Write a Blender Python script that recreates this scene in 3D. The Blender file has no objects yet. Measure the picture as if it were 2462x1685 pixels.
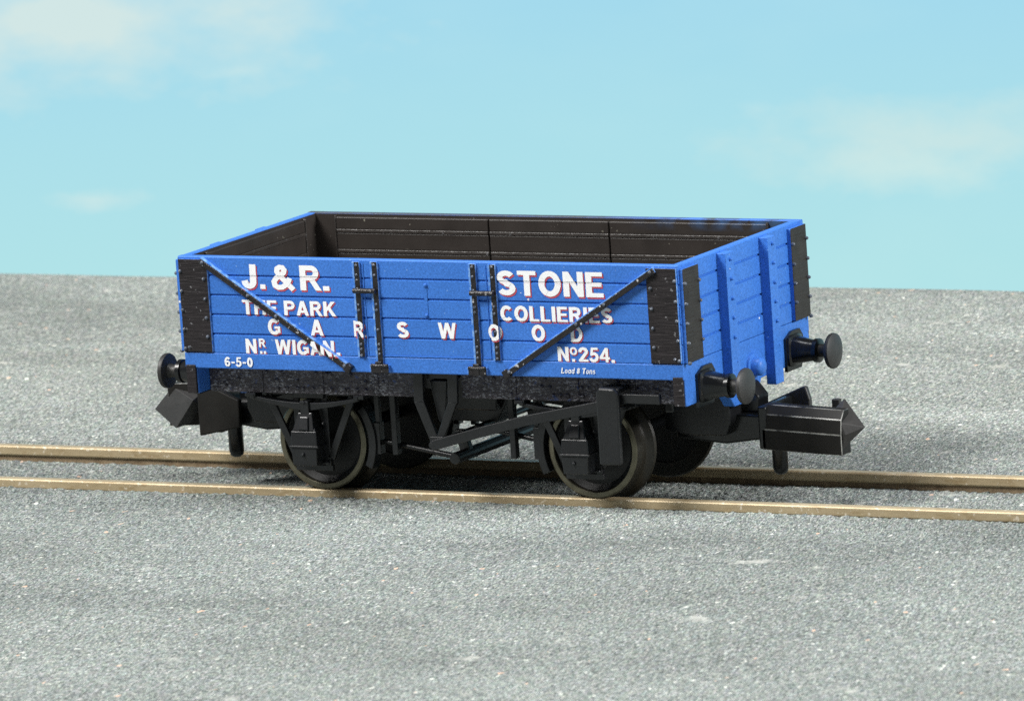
import bpy, bmesh, math, random
from math import sin, cos, pi, radians
from mathutils import Vector, Matrix, noise as mnoise

random.seed(7)
SC = bpy.context.scene
COL = SC.collection

# ------------------------------------------------------------------ camera
# one Blender unit = one centimetre of the model; rail top is z = 0
cam_d = bpy.data.cameras.new('camera')
cam = bpy.data.objects.new('camera', cam_d)
COL.objects.link(cam)
cR, cU, cF = (.877953, .474101, -.066533), (-.021957, .178702, .983658), (-.478243, .862145, -.167302)
cP = (26.08669, -46.84119, 9.871852)
cam.matrix_world = Matrix(((cR[0], cU[0], -cF[0], cP[0]), (cR[1], cU[1], -cF[1], cP[1]),
                           (cR[2], cU[2], -cF[2], cP[2]), (0, 0, 0, 1)))
cam_d.sensor_width = 36
cam_d.lens = 21665.04 / 2462 * 36
cam_d.clip_start = .5
cam_d.clip_end = 400
cam_d.dof.use_dof = True
cam_d.dof.focus_distance = 53.9
cam_d.dof.aperture_fstop = 2.5
SC.camera = cam

# ------------------------------------------------------------------ light
SC.view_settings.view_transform = 'Standard'
SC.view_settings.look = 'None'
SC.view_settings.exposure = 0
SC.view_settings.gamma = 1
SC.view_settings.use_curve_mapping = False
world = bpy.data.worlds.new('World')
SC.world = world
world.use_nodes = True
bg = world.node_tree.nodes['Background']
bg.inputs[0].default_value = (.95, .97, 1, 1)
bg.inputs[1].default_value = .14


def area(name, loc, target, size, energy, color):
    d = bpy.data.lights.new(name, 'AREA')
    d.shape = 'SQUARE'
    d.size = size
    d.energy = energy
    d.color = color
    o = bpy.data.objects.new(name, d)
    o.location = loc
    o.rotation_euler = (Vector(target) - Vector(loc)).to_track_quat('-Z', 'Y').to_euler()
    COL.objects.link(o)


area('key_softbox', (-19, -24, 34), (0, 0, 0), 15, 29000, (1, .985, .955))
area('fill_softbox', (40, 4, 18), (0, 0, 0), 11, 19000, (1, .99, .98))
area('top_softbox', (6, -6, 42), (0, 0, 0), 14, 9500, (.97, .985, 1))


# ------------------------------------------------------------------ materials
class NT:
    def __init__(self, name):
        self.m = bpy.data.materials.new(name)
        self.m.use_nodes = True
        self.t = self.m.node_tree
        self.b = self.t.nodes['Principled BSDF']
        self.co = self.t.nodes.new('ShaderNodeTexCoord').outputs['Object']

    def n(self, kind, **kw):
        nd = self.t.nodes.new('ShaderNode' + kind)
        for k, v in kw.items():
            setattr(nd, k, v)
        return nd

    def l(self, a, b):
        self.t.links.new(a, b)

    def mapping(self, scale=(1, 1, 1), loc=(0, 0, 0)):
        m = self.n('Mapping')
        m.inputs['Scale'].default_value = scale
        m.inputs['Location'].default_value = loc
        self.l(self.co, m.inputs[0])
        return m.outputs[0]

    def noise(self, scale, detail=3, vec=None, rough=.55, color=False):
        nd = self.n('TexNoise')
        nd.inputs['Scale'].default_value = scale
        nd.inputs['Detail'].default_value = detail
        nd.inputs['Roughness'].default_value = rough
        self.l(vec if vec else self.co, nd.inputs['Vector'])
        return nd.outputs['Color' if color else 'Fac']

    def ramp(self, fac, stops):
        r = self.n('ValToRGB')
        e = r.color_ramp.elements
        while len(e) < len(stops):
            e.new(.5)
        for el, (p, c) in zip(e, stops):
            el.position = p
            el.color = (c, c, c, 1) if isinstance(c, (int, float)) else (*c, 1)
        self.l(fac, r.inputs[0])
        return r.outputs[0]

    def mix(self, fac, a, b, mode='MIX'):
        m = self.n('Mix', data_type='RGBA', blend_type=mode)
        for s, v in ((0, fac), (6, a), (7, b)):
            if isinstance(v, (int, float)):
                m.inputs[s].default_value = v if s == 0 else (v, v, v, 1)
            elif isinstance(v, tuple):
                m.inputs[s].default_value = (*v, 1)
            else:
                self.l(v, m.inputs[s])
        return m.outputs[2]

    def math(self, op, a, b=0.0, clamp=False):
        m = self.n('Math', operation=op, use_clamp=clamp)
        for s, v in ((0, a), (1, b)):
            if isinstance(v, (int, float)):
                m.inputs[s].default_value = v
            else:
                self.l(v, m.inputs[s])
        return m.outputs[0]

    def bump(self, h, strength=.3, dist=.01):
        b = self.n('Bump')
        b.inputs['Strength'].default_value = strength
        b.inputs['Distance'].default_value = dist
        self.l(h, b.inputs['Height'])
        self.l(b.outputs[0], self.b.inputs['Normal'])

    def set(self, **kw):
        for k, v in kw.items():
            s = self.b.inputs[k.replace('_', ' ')]
            if isinstance(v, (int, float)):
                s.default_value = v
            elif isinstance(v, tuple):
                s.default_value = (*v, 1)
            else:
                self.l(v, s)
        return self


M = {}


def specks(nt, scale, lo, hi, seed=0.0):
    """sparse round dust specks, as a 0..1 mask"""
    return nt.ramp(nt.noise(scale, 1, nt.mapping(loc=(seed, seed * .7, 3))), [(lo, 0), (hi, 1)])


# blue body paint
a = NT('blue_paint')
tone = a.ramp(a.noise(2.2, 4), [(.3, (.040, .162, .545)), (.7, (.050, .184, .60))])
fine = a.ramp(a.noise(85, 2), [(.32, .80), (.68, 1.16)])
c = a.mix(1, tone, fine, 'MULTIPLY')
c = a.mix(specks(a, 46, .75, .80), c, (.20, .36, .66))
c = a.mix(specks(a, 24, .80, .82, 5), c, (.75, .78, .82))
a.set(Base_Color=c, Roughness=.42, Specular_IOR_Level=.30)
a.bump(a.noise(60, 3), .16, .006)
M['blue'] = a.m

# worn rim: blue print that thins out over the dark moulding behind it
a = NT('rim_paint')
sxr = a.n('SeparateXYZ')
a.l(a.co, sxr.inputs[0])
m_ = a.ramp(a.noise(6, 4), [(.38, 0), (.56, 1)])
m_ = a.math('MULTIPLY', m_, a.math('ADD', .12, a.math('MULTIPLY', a.math('SUBTRACT', sxr.outputs['X'], .3), 1.2, True)), True)
c = a.mix(m_, (.045, .048, .055), (.05, .17, .58))
c = a.mix(a.ramp(a.noise(40, 2), [(.66, 0), (.78, .6)]), c, (.16, .24, .42))
a.set(Base_Color=c, Roughness=.4)
a.bump(a.noise(50, 3), .2, .006)
M['rim'] = a.m


def black(name, col, rough, bump, grain=None, dust=.0):
    a = NT(name)
    t = a.ramp(a.noise(12, 3), [(.3, tuple(x * .8 for x in col)), (.7, tuple(x * 1.2 for x in col))])
    if dust:
        t = a.mix(specks(a, 38, .70, .77, 2), t, (dust, dust, dust * 1.05))
    a.set(Base_Color=t, Roughness=rough)
    vec = a.mapping(scale=grain) if grain else None
    a.bump(a.noise(26 if grain else 60, 4, vec), bump, .012)
    return a.m


M['chassis'] = black('chassis_plastic', (.0085, .0092, .0105), .33, .05)
M['gloss_black'] = black('gloss_black_plastic', (.007, .0078, .0085), .25, .05)
M['matt_black'] = black('matt_black_plastic', (.026, .025, .024), .50, .08)
M['plate'] = black('printed_black_plate', (.0175, .0145, .0160), .52, .55, (.3, 1, 2.4), .16)
M['end_plate'] = black('end_plate_black', (.026, .023, .020), .55, .5, (1, .25, 3))
M['satin_black'] = black('satin_black_plastic', (.0120, .0112, .0100), .55, .04)
a = NT('black_edge_glint')  # glint lines of the coupling arm, painted into its bevel faces
c = a.ramp(a.noise(9, 4, a.mapping(scale=(1, .3, 1))), [(.40, (.012, .012, .012)), (.60, (.30, .30, .28))])
a.set(Base_Color=c, Roughness=.3)
M['glint_black'] = a.m
M['satin_black'].node_tree.nodes['Principled BSDF'].inputs['Specular IOR Level'].default_value = .22
M['wheel_black'] = black('wheel_black', (.0030, .0030, .0033), .55, .05)
for k in ('plate', 'end_plate'):
    M[k].node_tree.nodes['Principled BSDF'].inputs['Specular IOR Level'].default_value = .28
M['strap'] = black('strap_black', (.014, .012, .013), .30, .6, None, .55)
M['bolt'] = black('bolt_glint', (.10, .115, .145), .18, .3)  # paler where black print missed, with the bolts' glints put into the colour
a = NT('blue_edge_highlight')  # blue edge paint with the raised edges' highlight mixed into the colour
c = a.ramp(a.noise(30, 3), [(.40, (.040, .18, .60)), (.62, (.20, .38, .72))])
a.set(Base_Color=c, Roughness=.3)
M['edge'] = a.m

# sole bar: black print over a rough embossed surface, pale flecks where the print missed
a = NT('solebar_print')
v = a.mapping(scale=(1, 1, 1.9))
c = a.ramp(a.noise(9, 4, v), [(.3, (.030, .026, .032)), (.7, (.068, .058, .068))])
fl = a.ramp(a.noise(52, 3, v), [(.52, 0), (.63, 1)])
fl = a.math('MULTIPLY', fl, a.ramp(a.noise(3.0, 2), [(.38, .18), (.60, .9)]))
c = a.mix(fl, c, (.31, .31, .34))
bl = a.ramp(a.noise(14, 2, a.mapping(loc=(4, 2, 1))), [(.68, 0), (.76, .8)])
c = a.mix(bl, c, (.03, .08, .27))
a.set(Base_Color=c, Roughness=.48)
a.bump(a.noise(30, 4, v), .9, .014)
M['solebar'] = a.m

# inside of the body: bare dark brown moulding with dusty ridges
a = NT('interior_plastic')
c = a.ramp(a.noise(5, 3), [(.3, (.025, .0205, .018)), (.7, (.037, .031, .0275))])
c = a.mix(specks(a, 30, .75, .80), c, (.22, .21, .17))
sx = a.n('SeparateXYZ')
a.l(a.co, sx.inputs[0])
up = a.math('MULTIPLY', a.math('SUBTRACT', sx.outputs['Z'], 1.395), 12, True)
far = a.math('MULTIPLY', a.math('SUBTRACT', sx.outputs['X'], .55), 1.6, True)
far = a.math('MULTIPLY', far, a.math('GREATER_THAN', sx.outputs['Y'], .5))
sm = a.ramp(a.noise(7, 4), [(.42, 0), (.6, 1)])
sm = a.math('MULTIPLY', a.math('MULTIPLY', sm, up), far)
c = a.mix(sm, c, (.05, .12, .26))
a.set(Base_Color=c, Roughness=.42)
a.bump(a.noise(30, 3), .12, .006)
M['inside'] = a.m
M['ridge'] = black('dusty_ridge', (.036, .031, .028), .40, .3, None, .12)

# lettering
for nm, col in (('white', (.86, .87, .88)), ('red', (.55, .075, .11))):
    a = NT(nm + '_print')
    a.set(Base_Color=a.mix(specks(a, 60, .72, .80), col, tuple(x * .82 for x in col)), Roughness=.5)
    M[nm] = a.m

# wheel tyre
a = NT('blackened_tyre')
a.set(Base_Color=a.ramp(a.noise(16, 3), [(.3, (.105, .097, .068)), (.7, (.165, .152, .108))]), Metallic=.7, Roughness=.30)
a.bump(a.noise(40, 2), .08, .005)
M['tyre'] = a.m

M['tread'] = black('dark_tread', (.016, .0145, .0105), .36, .1)  # tread and flange, darker than the tyre face
# rails
a = NT('weathered_rail')
v = a.mapping(scale=(.35, 1, 1))
c = a.ramp(a.noise(7, 5, v), [(.3, (.365, .285, .17)), (.7, (.475, .385, .245))])
c = a.mix(specks(a, 40, .64, .72), c, (.66, .58, .45))
c = a.mix(a.ramp(a.noise(24, 4, v), [(.56, 0), (.74, 1)]), c, (.30, .215, .11))
a.set(Base_Color=c, Metallic=.22, Roughness=.42, Specular_IOR_Level=.3)
a.bump(a.noise(50, 3, v), .25, .006)
M['rail'] = a.m
a = NT('painted_rail_web')
c = a.ramp(a.noise(14, 4), [(.3, (.15, .10, .055)), (.7, (.29, .215, .13))])
a.set(Base_Color=c, Roughness=.7)
a.bump(a.noise(45, 3), .5, .01)
M['web'] = a.m

# ground: grey mineral grit bonded to a board
a = NT('grey_grit')
v1 = a.mapping(scale=(1, .24, 1))
g1 = a.noise(120, 2, v1, .8)
c = a.ramp(g1, [(.30, (.026, .032, .034)), (.44, (.128, .144, .142)), (.56, (.246, .262, .254)), (.70, (.53, .545, .525))])
vor = a.n('TexVoronoi')
vor.inputs['Scale'].default_value = 95
a.l(v1, vor.inputs['Vector'])
hsv = a.n('HueSaturation')
hsv.inputs['Saturation'].default_value = .20
hsv.inputs['Value'].default_value = 1.25
a.l(vor.outputs['Color'], hsv.inputs['Color'])
c = a.mix(.34, c, a.mix(1, c, hsv.outputs[0], 'MULTIPLY'))
c = a.mix(.10, c, hsv.outputs[0], 'SOFT_LIGHT')
wv = a.mapping(scale=(1, .55, 1), loc=(8, 3, 1))
c = a.mix(a.ramp(a.noise(26, 1, wv), [(.73, 0), (.76, .8)]), c, (.70, .70, .66))
c = a.mix(a.ramp(a.noise(17, 1, a.mapping(scale=(1, .5, 1), loc=(1, 9, 4))), [(.755, 0), (.775, 1)]), c, (.60, .42, .33))
# pale scuffs and dusty drifts lying on the board
blot = a.ramp(a.noise(.62, 5, a.mapping(scale=(.42, .85, 1), loc=(2.2, .4, 0)), .6), [(.36, .76), (.50, 1.0), (.64, 1.17)])
c = a.mix(1, c, blot, 'MULTIPLY')
scf = a.ramp(a.noise(2.6, 5, a.mapping(scale=(1, 1.0, 1), loc=(5.3, 1.7, 0)), .62), [(.64, 0), (.72, .55)])
c = a.mix(scf, c, (.56, .55, .52))
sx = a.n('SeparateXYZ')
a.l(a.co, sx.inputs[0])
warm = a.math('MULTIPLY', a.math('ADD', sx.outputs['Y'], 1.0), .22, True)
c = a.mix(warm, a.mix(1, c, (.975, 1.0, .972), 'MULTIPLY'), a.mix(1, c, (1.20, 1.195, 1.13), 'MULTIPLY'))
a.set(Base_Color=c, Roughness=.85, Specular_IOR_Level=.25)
a.bump(a.noise(95, 2, v1), .6, .010)
M['grit'] = a.m
a = NT('board_edge')
a.set(Base_Color=a.ramp(a.noise(6, 3), [(.3, (.30, .25, .18)), (.7, (.40, .34, .25))]), Roughness=.8)
M['board'] = a.m

# sky: lit printed back sheet with soft cloud
a = NT('sky_sheet')
sx = a.n('SeparateXYZ')
a.l(a.co, sx.inputs[0])
zf = a.math('MULTIPLY', a.math('ADD', sx.outputs['Z'], 1.35), .42, True)
sky = a.ramp(zf, [(0, (.440, .770, .805)), (.45, (.410, .740, .825)), (1, (.360, .690, .850))])
broad = a.noise(.55, 4, a.mapping(scale=(.6, .6, 1.3)))
sky = a.mix(a.ramp(broad, [(.45, 0), (.75, .16)]), sky, (.60, .85, .84))


def cloud(cx, cz, rx, rz, sc, seed, thr, amt, col):
    global sky
    dx = a.math('MULTIPLY', a.math('SUBTRACT', sx.outputs['X'], cx), 1 / rx)
    dz = a.math('MULTIPLY', a.math('SUBTRACT', sx.outputs['Z'], cz), 1 / rz)
    d = a.math('SQRT', a.math('ADD', a.math('MULTIPLY', dx, dx), a.math('MULTIPLY', dz, dz)))
    w = a.noise(sc, 5, a.mapping(scale=(.8, .8, 1.7), loc=(seed, seed * .3, seed * .7)), .6)
    f = a.math('ADD', a.math('SUBTRACT', 1.0, d), a.math('MULTIPLY', a.math('SUBTRACT', w, .5), 1.9))
    sky = a.mix(a.ramp(f, [(thr, 0), (thr + 1.0, amt)]), sky, col)


cloud(-11.2, .74, 2.5, .72, 1.3, 3.1, -.05, .88, (.68, .81, .78))
cloud(-4.25, -.36, 2.0, .42, 1.5, 7.7, -.05, .74, (.62, .80, .78))
cloud(-4.6, -.60, 1.2, .26, 2.2, 1.9, .15, .50, (.66, .84, .80))
cloud(-11.15, -.72, .42, .12, 3.0, 5.2, .05, .60, (.66, .82, .80))
cloud(-9.95, .26, .40, .10, 3.0, 9.4, .15, .45, (.62, .82, .82))
cloud(-5.68, -.10, .22, .08, 4.0, 2.4, .1, .3, (.62, .82, .82))
em = a.n('Emission')
a.l(sky, em.inputs[0])
em.inputs[1].default_value = 1.0
a.l(em.outputs[0], a.t.nodes['Material Output'].inputs[0])
M['sky'] = a.m


# ------------------------------------------------------------------ mesh building
class MB:
    """collects solids; build() links them as one mesh object"""

    def __init__(self):
        self.v, self.f, self.s = [], [], []

    def add(self, vs, fs, slot=0, slots=None):
        o = len(self.v)
        self.v += [tuple(p) for p in vs]
        for i, q in enumerate(fs):
            self.f.append([k + o for k in q])
            self.s.append(slots[i] if slots else slot)
        return self

    def box(self, x0, x1, y0, y1, z0, z1, slot=0, face_slots=None):
        x0, x1 = sorted((x0, x1)); y0, y1 = sorted((y0, y1)); z0, z1 = sorted((z0, z1))
        vs = [(x, y, z) for z in (z0, z1) for y in (y0, y1) for x in (x0, x1)]
        names = ['-z', '+z', '-y', '+y', '-x', '+x']
        fs = [(0, 2, 3, 1), (4, 5, 7, 6), (0, 1, 5, 4), (2, 6, 7, 3), (0, 4, 6, 2), (1, 3, 7, 5)]
        sl = [(face_slots or {}).get(n, slot) for n in names]
        return self.add(vs, fs, slots=sl)

    def prism(self, poly, axis, a, b, slot=0, cap=None, side_slots=None):
        """poly in the two axes other than `axis` (in x<y<z order), extruded a..b"""
        n = len(poly)
        ar = sum(poly[i][0] * poly[(i + 1) % n][1] - poly[(i + 1) % n][0] * poly[i][1] for i in range(n))
        if ar < 0:
            poly = poly[::-1]
            if side_slots:
                side_slots = [side_slots[(n - 2 - i) % n] for i in range(n)]
        a, b = sorted((a, b))

        def P(u, v, t):
            return [(t, u, v), (u, t, v), (u, v, t)][axis]
        vs = [P(u, v, a) for u, v in poly] + [P(u, v, b) for u, v in poly]
        fs = [[i, (i + 1) % n, n + (i + 1) % n, n + i] for i in range(n)]
        fs += [list(range(n))[::-1], [n + i for i in range(n)]]
        if axis == 1:
            fs = [q[::-1] for q in fs]
        sl = (side_slots or [slot] * n) + [slot if cap is None else cap] * 2
        return self.add(vs, fs, slots=sl)

    def lathe(self, prof, origin, axis, seg=24, slot=0, rx=1.0, closed=False):
        """prof: list of (t along axis, radius)"""
        ax = Vector(axis).normalized()
        s = ax.orthogonal().normalized()
        if abs(ax.z) < .5:
            s = ax.cross(Vector((0, 0, 1))).normalized()
        q = ax.cross(s).normalized()
        o = Vector(origin)
        vs, fs = [], []
        for t, r in prof:
            for k in range(seg):
                an = 2 * pi * k / seg
                vs.append(o + ax * t + (s * cos(an) * rx + q * sin(an)) * r)
        m = len(prof)
        for i in range(m if closed else m - 1):
            j = (i + 1) % m
            for k in range(seg):
                k2 = (k + 1) % seg
                fs.append((i * seg + k, i * seg + k2, j * seg + k2, j * seg + k))
        if not closed:
            fs.append(tuple(range(seg))[::-1])
            fs.append(tuple((m - 1) * seg + k for k in range(seg)))
        return self.add(vs, fs, slot)

    def rod(self, a, b, r, seg=10, r2=None, slot=0):
        a, b = Vector(a), Vector(b)
        return self.lathe([(0, r), ((b - a).length, r if r2 is None else r2)], a, b - a, seg, slot)

    def bolt(self, p, nrm, r=.013, h=.013, slot=0):
        return self.lathe([(-.004, r), (h * .45, r * .95), (h * .85, r * .6), (h, r * .2)], p, nrm, 8, slot)

    def bar(self, a, b, wvec, tvec, slot=0, face_slots=None):
        """flat bar from a to b; half width vector, half thickness vector"""
        a, b, w, t = Vector(a), Vector(b), Vector(wvec), Vector(tvec)
        vs = [a - w - t, a + w - t, a + w + t, a - w + t, b - w - t, b + w - t, b + w + t, b - w + t]
        fs = [(0, 1, 2, 3), (7, 6, 5, 4), (0, 4, 5, 1), (1, 5, 6, 2), (2, 6, 7, 3), (3, 7, 4, 0)]
        return self.add(vs, fs, slots=face_slots or [slot] * 6)

    def hull(self, pts, slot=0):
        bm = bmesh.new()
        for p in pts:
            bm.verts.new(p)
        bmesh.ops.convex_hull(bm, input=bm.verts)
        bmesh.ops.delete(bm, geom=[v for v in bm.verts if not v.link_faces], context='VERTS')
        bmesh.ops.dissolve_limit(bm, angle_limit=.03, verts=bm.verts, edges=bm.edges)
        bm.verts.index_update()
        vs = [v.co[:] for v in bm.verts]
        fs = [[v.index for v in f.verts] for f in bm.faces]
        bm.free()
        return self.add(vs, fs, slot)

    def map(self, fn):
        self.v = [tuple(fn(*p)) for p in self.v]
        return self

    def mirror(self, sx=1, sy=1):
        if sx == 1 and sy == 1:
            return self
        self.v = [(x * sx, y * sy, z) for x, y, z in self.v]
        if sx * sy < 0:
            self.f = [q[::-1] for q in self.f]
        return self

    def build(self, name, mats, parent=None, bevel=0.0, smooth=None, label=None, seg=2, edge_slot=-1):
        me = bpy.data.meshes.new(name)
        me.from_pydata(self.v, [], self.f)
        mats = mats if isinstance(mats, (list, tuple)) else [mats]
        for m in mats:
            me.materials.append(M[m])
        me.polygons.foreach_set('material_index', self.s)
        bm = bmesh.new()
        bm.from_mesh(me)
        bmesh.ops.recalc_face_normals(bm, faces=bm.faces)
        bm.to_mesh(me)
        bm.free()
        if smooth:
            me.polygons.foreach_set('use_smooth', [True] * len(me.polygons))
            me.set_sharp_from_angle(angle=radians(smooth))
        o = bpy.data.objects.new(name, me)
        COL.objects.link(o)
        if parent:
            o.parent = parent
        if bevel:
            b = o.modifiers.new('bevel', 'BEVEL')
            b.width = bevel
            b.segments = seg
            b.material = edge_slot
            b.limit_method = 'ANGLE'
            b.angle_limit = radians(40 if edge_slot < 0 else 6)
        if label:
            o['label'] = label
        return o


# ------------------------------------------------------------------ setting: sky and ground
mb = MB()
vs, fs = [], []
N = 60
for i in range(N + 1):
    an = radians(-78 + 140 * i / N)
    for z in (-5, 5):
        vs.append((45 * sin(an), -30 + 45 * cos(an), z))
for i in range(N):
    fs.append((2 * i, 2 * i + 1, 2 * i + 3, 2 * i + 2))
sky_o = mb.add(vs, fs).build('sky', 'sky', smooth=60)
sky_o['kind'] = 'structure'

Y_NEAR, Y_FAR = -.480, .514          # rail centre lines


def axis_steps(pts):
    """pts: list of (start, end, step)"""
    out = []
    for s, e, st in pts:
        n = max(1, int(round((e - s) / st)))
        out += [s + (e - s) * i / n for i in range(n)]
    out.append(pts[-1][1])
    return out


def ground_height(x, y):
    def sm(t):
        t = min(1, max(0, t))
        return t * t * (3 - 2 * t)
    bed = -.100
    z = -.052 + .010 * mnoise.noise((x * .35, y * .6, 2.0)) + .004 * mnoise.noise((x * 1.3, y * 1.6, 5.0))
    if y > 2.5:
        z += .012 * mnoise.noise((x * .22, y * .35, 8.0)) * sm((y - 2.5) / 2)
    k = sm((y - (Y_NEAR - .035)) / .03) * (1 - sm((y - (Y_FAR - .0)) / .04))
    return z * (1 - k) + bed * k


def build_ground():
    xs = axis_steps([(-40, -9, 1.0), (-9, -6.5, .04), (-6.5, 5.8, .0185), (5.8, 7, .05), (7, 40, 1.0)])
    ys = axis_steps([(-34, -6.6, .8), (-6.6, -1.6, .030), (-1.6, 1.7, .0185), (1.7, 6.72, .034)])
    nx, ny = len(xs), len(ys)
    co = []
    rnd = random.Random(3)
    for j, y in enumerate(ys):
        fine = -6.7 < y < 6.7
        for i, x in enumerate(xs):
            z = ground_height(x, y)
            yy = y
            if fine and -9 < x < 7 and 0 < j < ny - 1:
                g = rnd.random()
                amp = .013 if -1.0 < y < .9 else .007 if y < 1.8 else .007 - .004 * min(1, (y - 1.8) / 3)
                z += (g * g - .33) * amp
                yy = y + (rnd.random() - .5) * .012
                x = x + (rnd.random() - .5) * .010
            if j == ny - 1:
                yy = 6.70 + .016 * (x + 8) + .02 * mnoise.noise((x * 1.1, 1.3, 0))
            co += [x, yy, z]
    base = nx * ny
    # skirt: the board's thickness
    loop = [(0, i) for i in range(nx)] + [(j, nx - 1) for j in range(1, ny)] + \
           [(ny - 1, i) for i in range(nx - 2, -1, -1)] + [(j, 0) for j in range(ny - 2, 0, -1)]
    for j, i in loop:
        k = (j * nx + i) * 3
        co += [co[k], co[k + 1], -.9]
    quads = []
    for j in range(ny - 1):
        r0 = j * nx
        for i in range(nx - 1):
            quads.append((r0 + i, r0 + i + 1, r0 + nx + i + 1, r0 + nx + i))
    n_top = len(quads)
    L = len(loop)
    for k in range(L):
        k2 = (k + 1) % L
        a_, b_ = loop[k][0] * nx + loop[k][1], loop[k2][0] * nx + loop[k2][1]
        quads.append((b_, a_, base + k, base + k2))
    me = bpy.data.meshes.new('ground')
    me.vertices.add(len(co) // 3)
    me.vertices.foreach_set('co', co)
    me.loops.add(len(quads) * 4)
    flat = [v for q in quads for v in q]
    me.loops.foreach_set('vertex_index', flat)
    me.polygons.add(len(quads))
    me.polygons.foreach_set('loop_start', range(0, len(quads) * 4, 4))
    me.materials.append(M['grit'])
    me.materials.append(M['board'])
    me.polygons.foreach_set('material_index', [0] * n_top + [1] * L)
    me.polygons.foreach_set('use_smooth', [False] * len(quads))
    me.update(calc_edges=True)
    o = bpy.data.objects.new('ground', me)
    COL.objects.link(o)
    o['kind'] = 'structure'


build_ground()

# ------------------------------------------------------------------ rails
for yc, lab in ((Y_NEAR, 'tan weathered metal rail under the wheels beside the lettered side, half sunk in grey grit'),
                (Y_FAR, 'tan weathered metal rail partly hidden behind the wagon wheels, its brown web showing')):
    hd = MB()
    hw = .037
    pr = [(-hw + .008, 0), (hw - .008, 0), (hw, -.009), (hw, -.055), (hw - .009, -.064), (-hw + .009, -.064), (-hw, -.055), (-hw, -.009)]
    n = 140
    X0, X1 = -26.0, 26.0
    for k in range(1):
        hd.prism([(yc + u, v) for u, v in pr], 0, X0, X1)
    root = bpy.data.objects.new('rail', None)
    root.location = (0, 0, 0)
    COL.objects.link(root)
    root['label'] = lab
    root['category'] = 'rail'
    root['group'] = 'rails of the track'
    hd.build('rail_head', 'rail', root, bevel=.004)
    wb_ = MB()
    wb_.prism([(yc + u, v) for u, v in [(-.018, -.063), (.018, -.063), (.018, -.115), (.050, -.128), (.050, -.15), (-.050, -.15), (-.050, -.128), (-.018, -.115)]], 0, X0, X1)
    wb_.build('rail_web', 'web', root)

# ------------------------------------------------------------------ wagon
wagon = bpy.data.objects.new('open_wagon', None)
wagon.location = (0, 0, 0)
COL.objects.link(wagon)
wagon['label'] = 'blue five-plank model coal wagon with white and red lettering, standing on the two rails'
wagon['category'] = 'model wagon'

HL, HW = 1.70, .822
ZT, ZB, ZC, ZH = 1.470, .886, .787, .628
TH = .055
PL = [1.356, 1.236, 1.117, .998]


def plank_profile(out, inn, z0, z1, grooves, gw=.0085, gd=.012):
    """closed (d, z) outline; out = outer offset, inn = inner offset"""
    sg = 1 if out > inn else -1
    pts = [(inn, z0), (out, z0)]
    for g in sorted(grooves):
        pts += [(out, g - gw), (out - sg * gd, g - gw * .2), (out - sg * gd, g + gw * .2), (out, g + gw)]
    pts += [(out, z1 - .006), (out - sg * .006, z1), (inn + sg * .004, z1), (inn, z1 - .004)]
    return pts


def rim_slots(poly, rim, plain=0):
    n = len(poly)
    return [rim if min(poly[i][1], poly[(i + 1) % n][1]) > ZT - .0075 else plain for i in range(n)]


for sy in (-1, 1):
    poly = plank_profile(sy * HW, sy * (HW - TH), ZB, ZT, PL)
    sl = rim_slots(poly, 1 if sy > 0 else 0)
    MB().prism(poly, 0, -HL, HL, 0, side_slots=sl).build('side_panel', ['blue', 'rim'], wagon)
    # curb rail under the planks
    MB().box(-HL + .002, HL - .002, sy * (HW + .004), sy * (HW - .16), ZC, ZB - .004).build('curb_rail', 'blue', wagon, bevel=.006)
for sx in (-1, 1):
    poly = plank_profile(sx * (HL - .001), sx * (HL - TH), ZB - .001, ZT - .0006, PL)
    MB().prism([(p[0], p[1]) for p in poly], 1, -(HW - TH), HW - TH, side_slots=rim_slots(poly, 0)).build('end_panel', ['blue', 'rim'], wagon)

# floor and inner lining
MB().box(-HL + TH, HL - TH, -HW + TH, HW - TH, .80, .905).build('floor', 'inside', wagon)


def lining(along, half, pos, inward, breaks):
    """a dark board lining with ridges; along 0 = runs in x, 1 = runs in y"""
    mb = MB()
    zs = [.905, .998, 1.117, 1.236, 1.362, ZT - .010]
    edges = [-half] + breaks + [half]
    for e0, e1 in zip(edges, edges[1:]):
        for z0, z1 in zip(zs, zs[1:]):
            lo, hi = e0 + .004, e1 - .004
            d0, d1 = pos, pos + inward * .020
            if along == 0:
                mb.box(lo, hi, d0, d1, z0 + .012, z1 - .012)
                mb.box(lo, hi, d0, d1 + inward * .005, z0 - .0115, z0 + .0118, 1)
            else:
                mb.box(d0, d1, lo, hi, z0 + .012, z1 - .012)
                mb.box(d0, d1 + inward * .005, lo, hi, z0 - .0115, z0 + .0118, 1)
    # pale upright edges at both ends
    for e in (-half, half):
        if along == 0:
            mb.box(e - .005, e + .005, pos, pos + inward * .027, .905, ZT - .012, 1)
        else:
            mb.box(pos, pos + inward * .027, e - .005, e + .005, .905, ZT - .012, 1)
    return mb


for sy in (-1, 1):
    lining(0, 1.495, sy * (HW - TH), -sy, [-.417, .417]).build('inner_lining', ['inside', 'ridge'], wagon, bevel=.005)
    MB().box(-HL + TH, HL - TH, sy * (HW - TH), sy * (HW - TH - .004), .905, ZT - .005).build('inner_wall', 'inside', wagon)
for sx in (-1, 1):
    lining(1, .60, sx * (HL - TH), -sx, []).build('inner_lining', ['inside', 'ridge'], wagon, bevel=.005)
    MB().box(sx * (HL - TH), sx * (HL - TH - .004), -HW + TH, HW - TH, .905, ZT - .005).build('inner_wall', 'inside', wagon)

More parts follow.
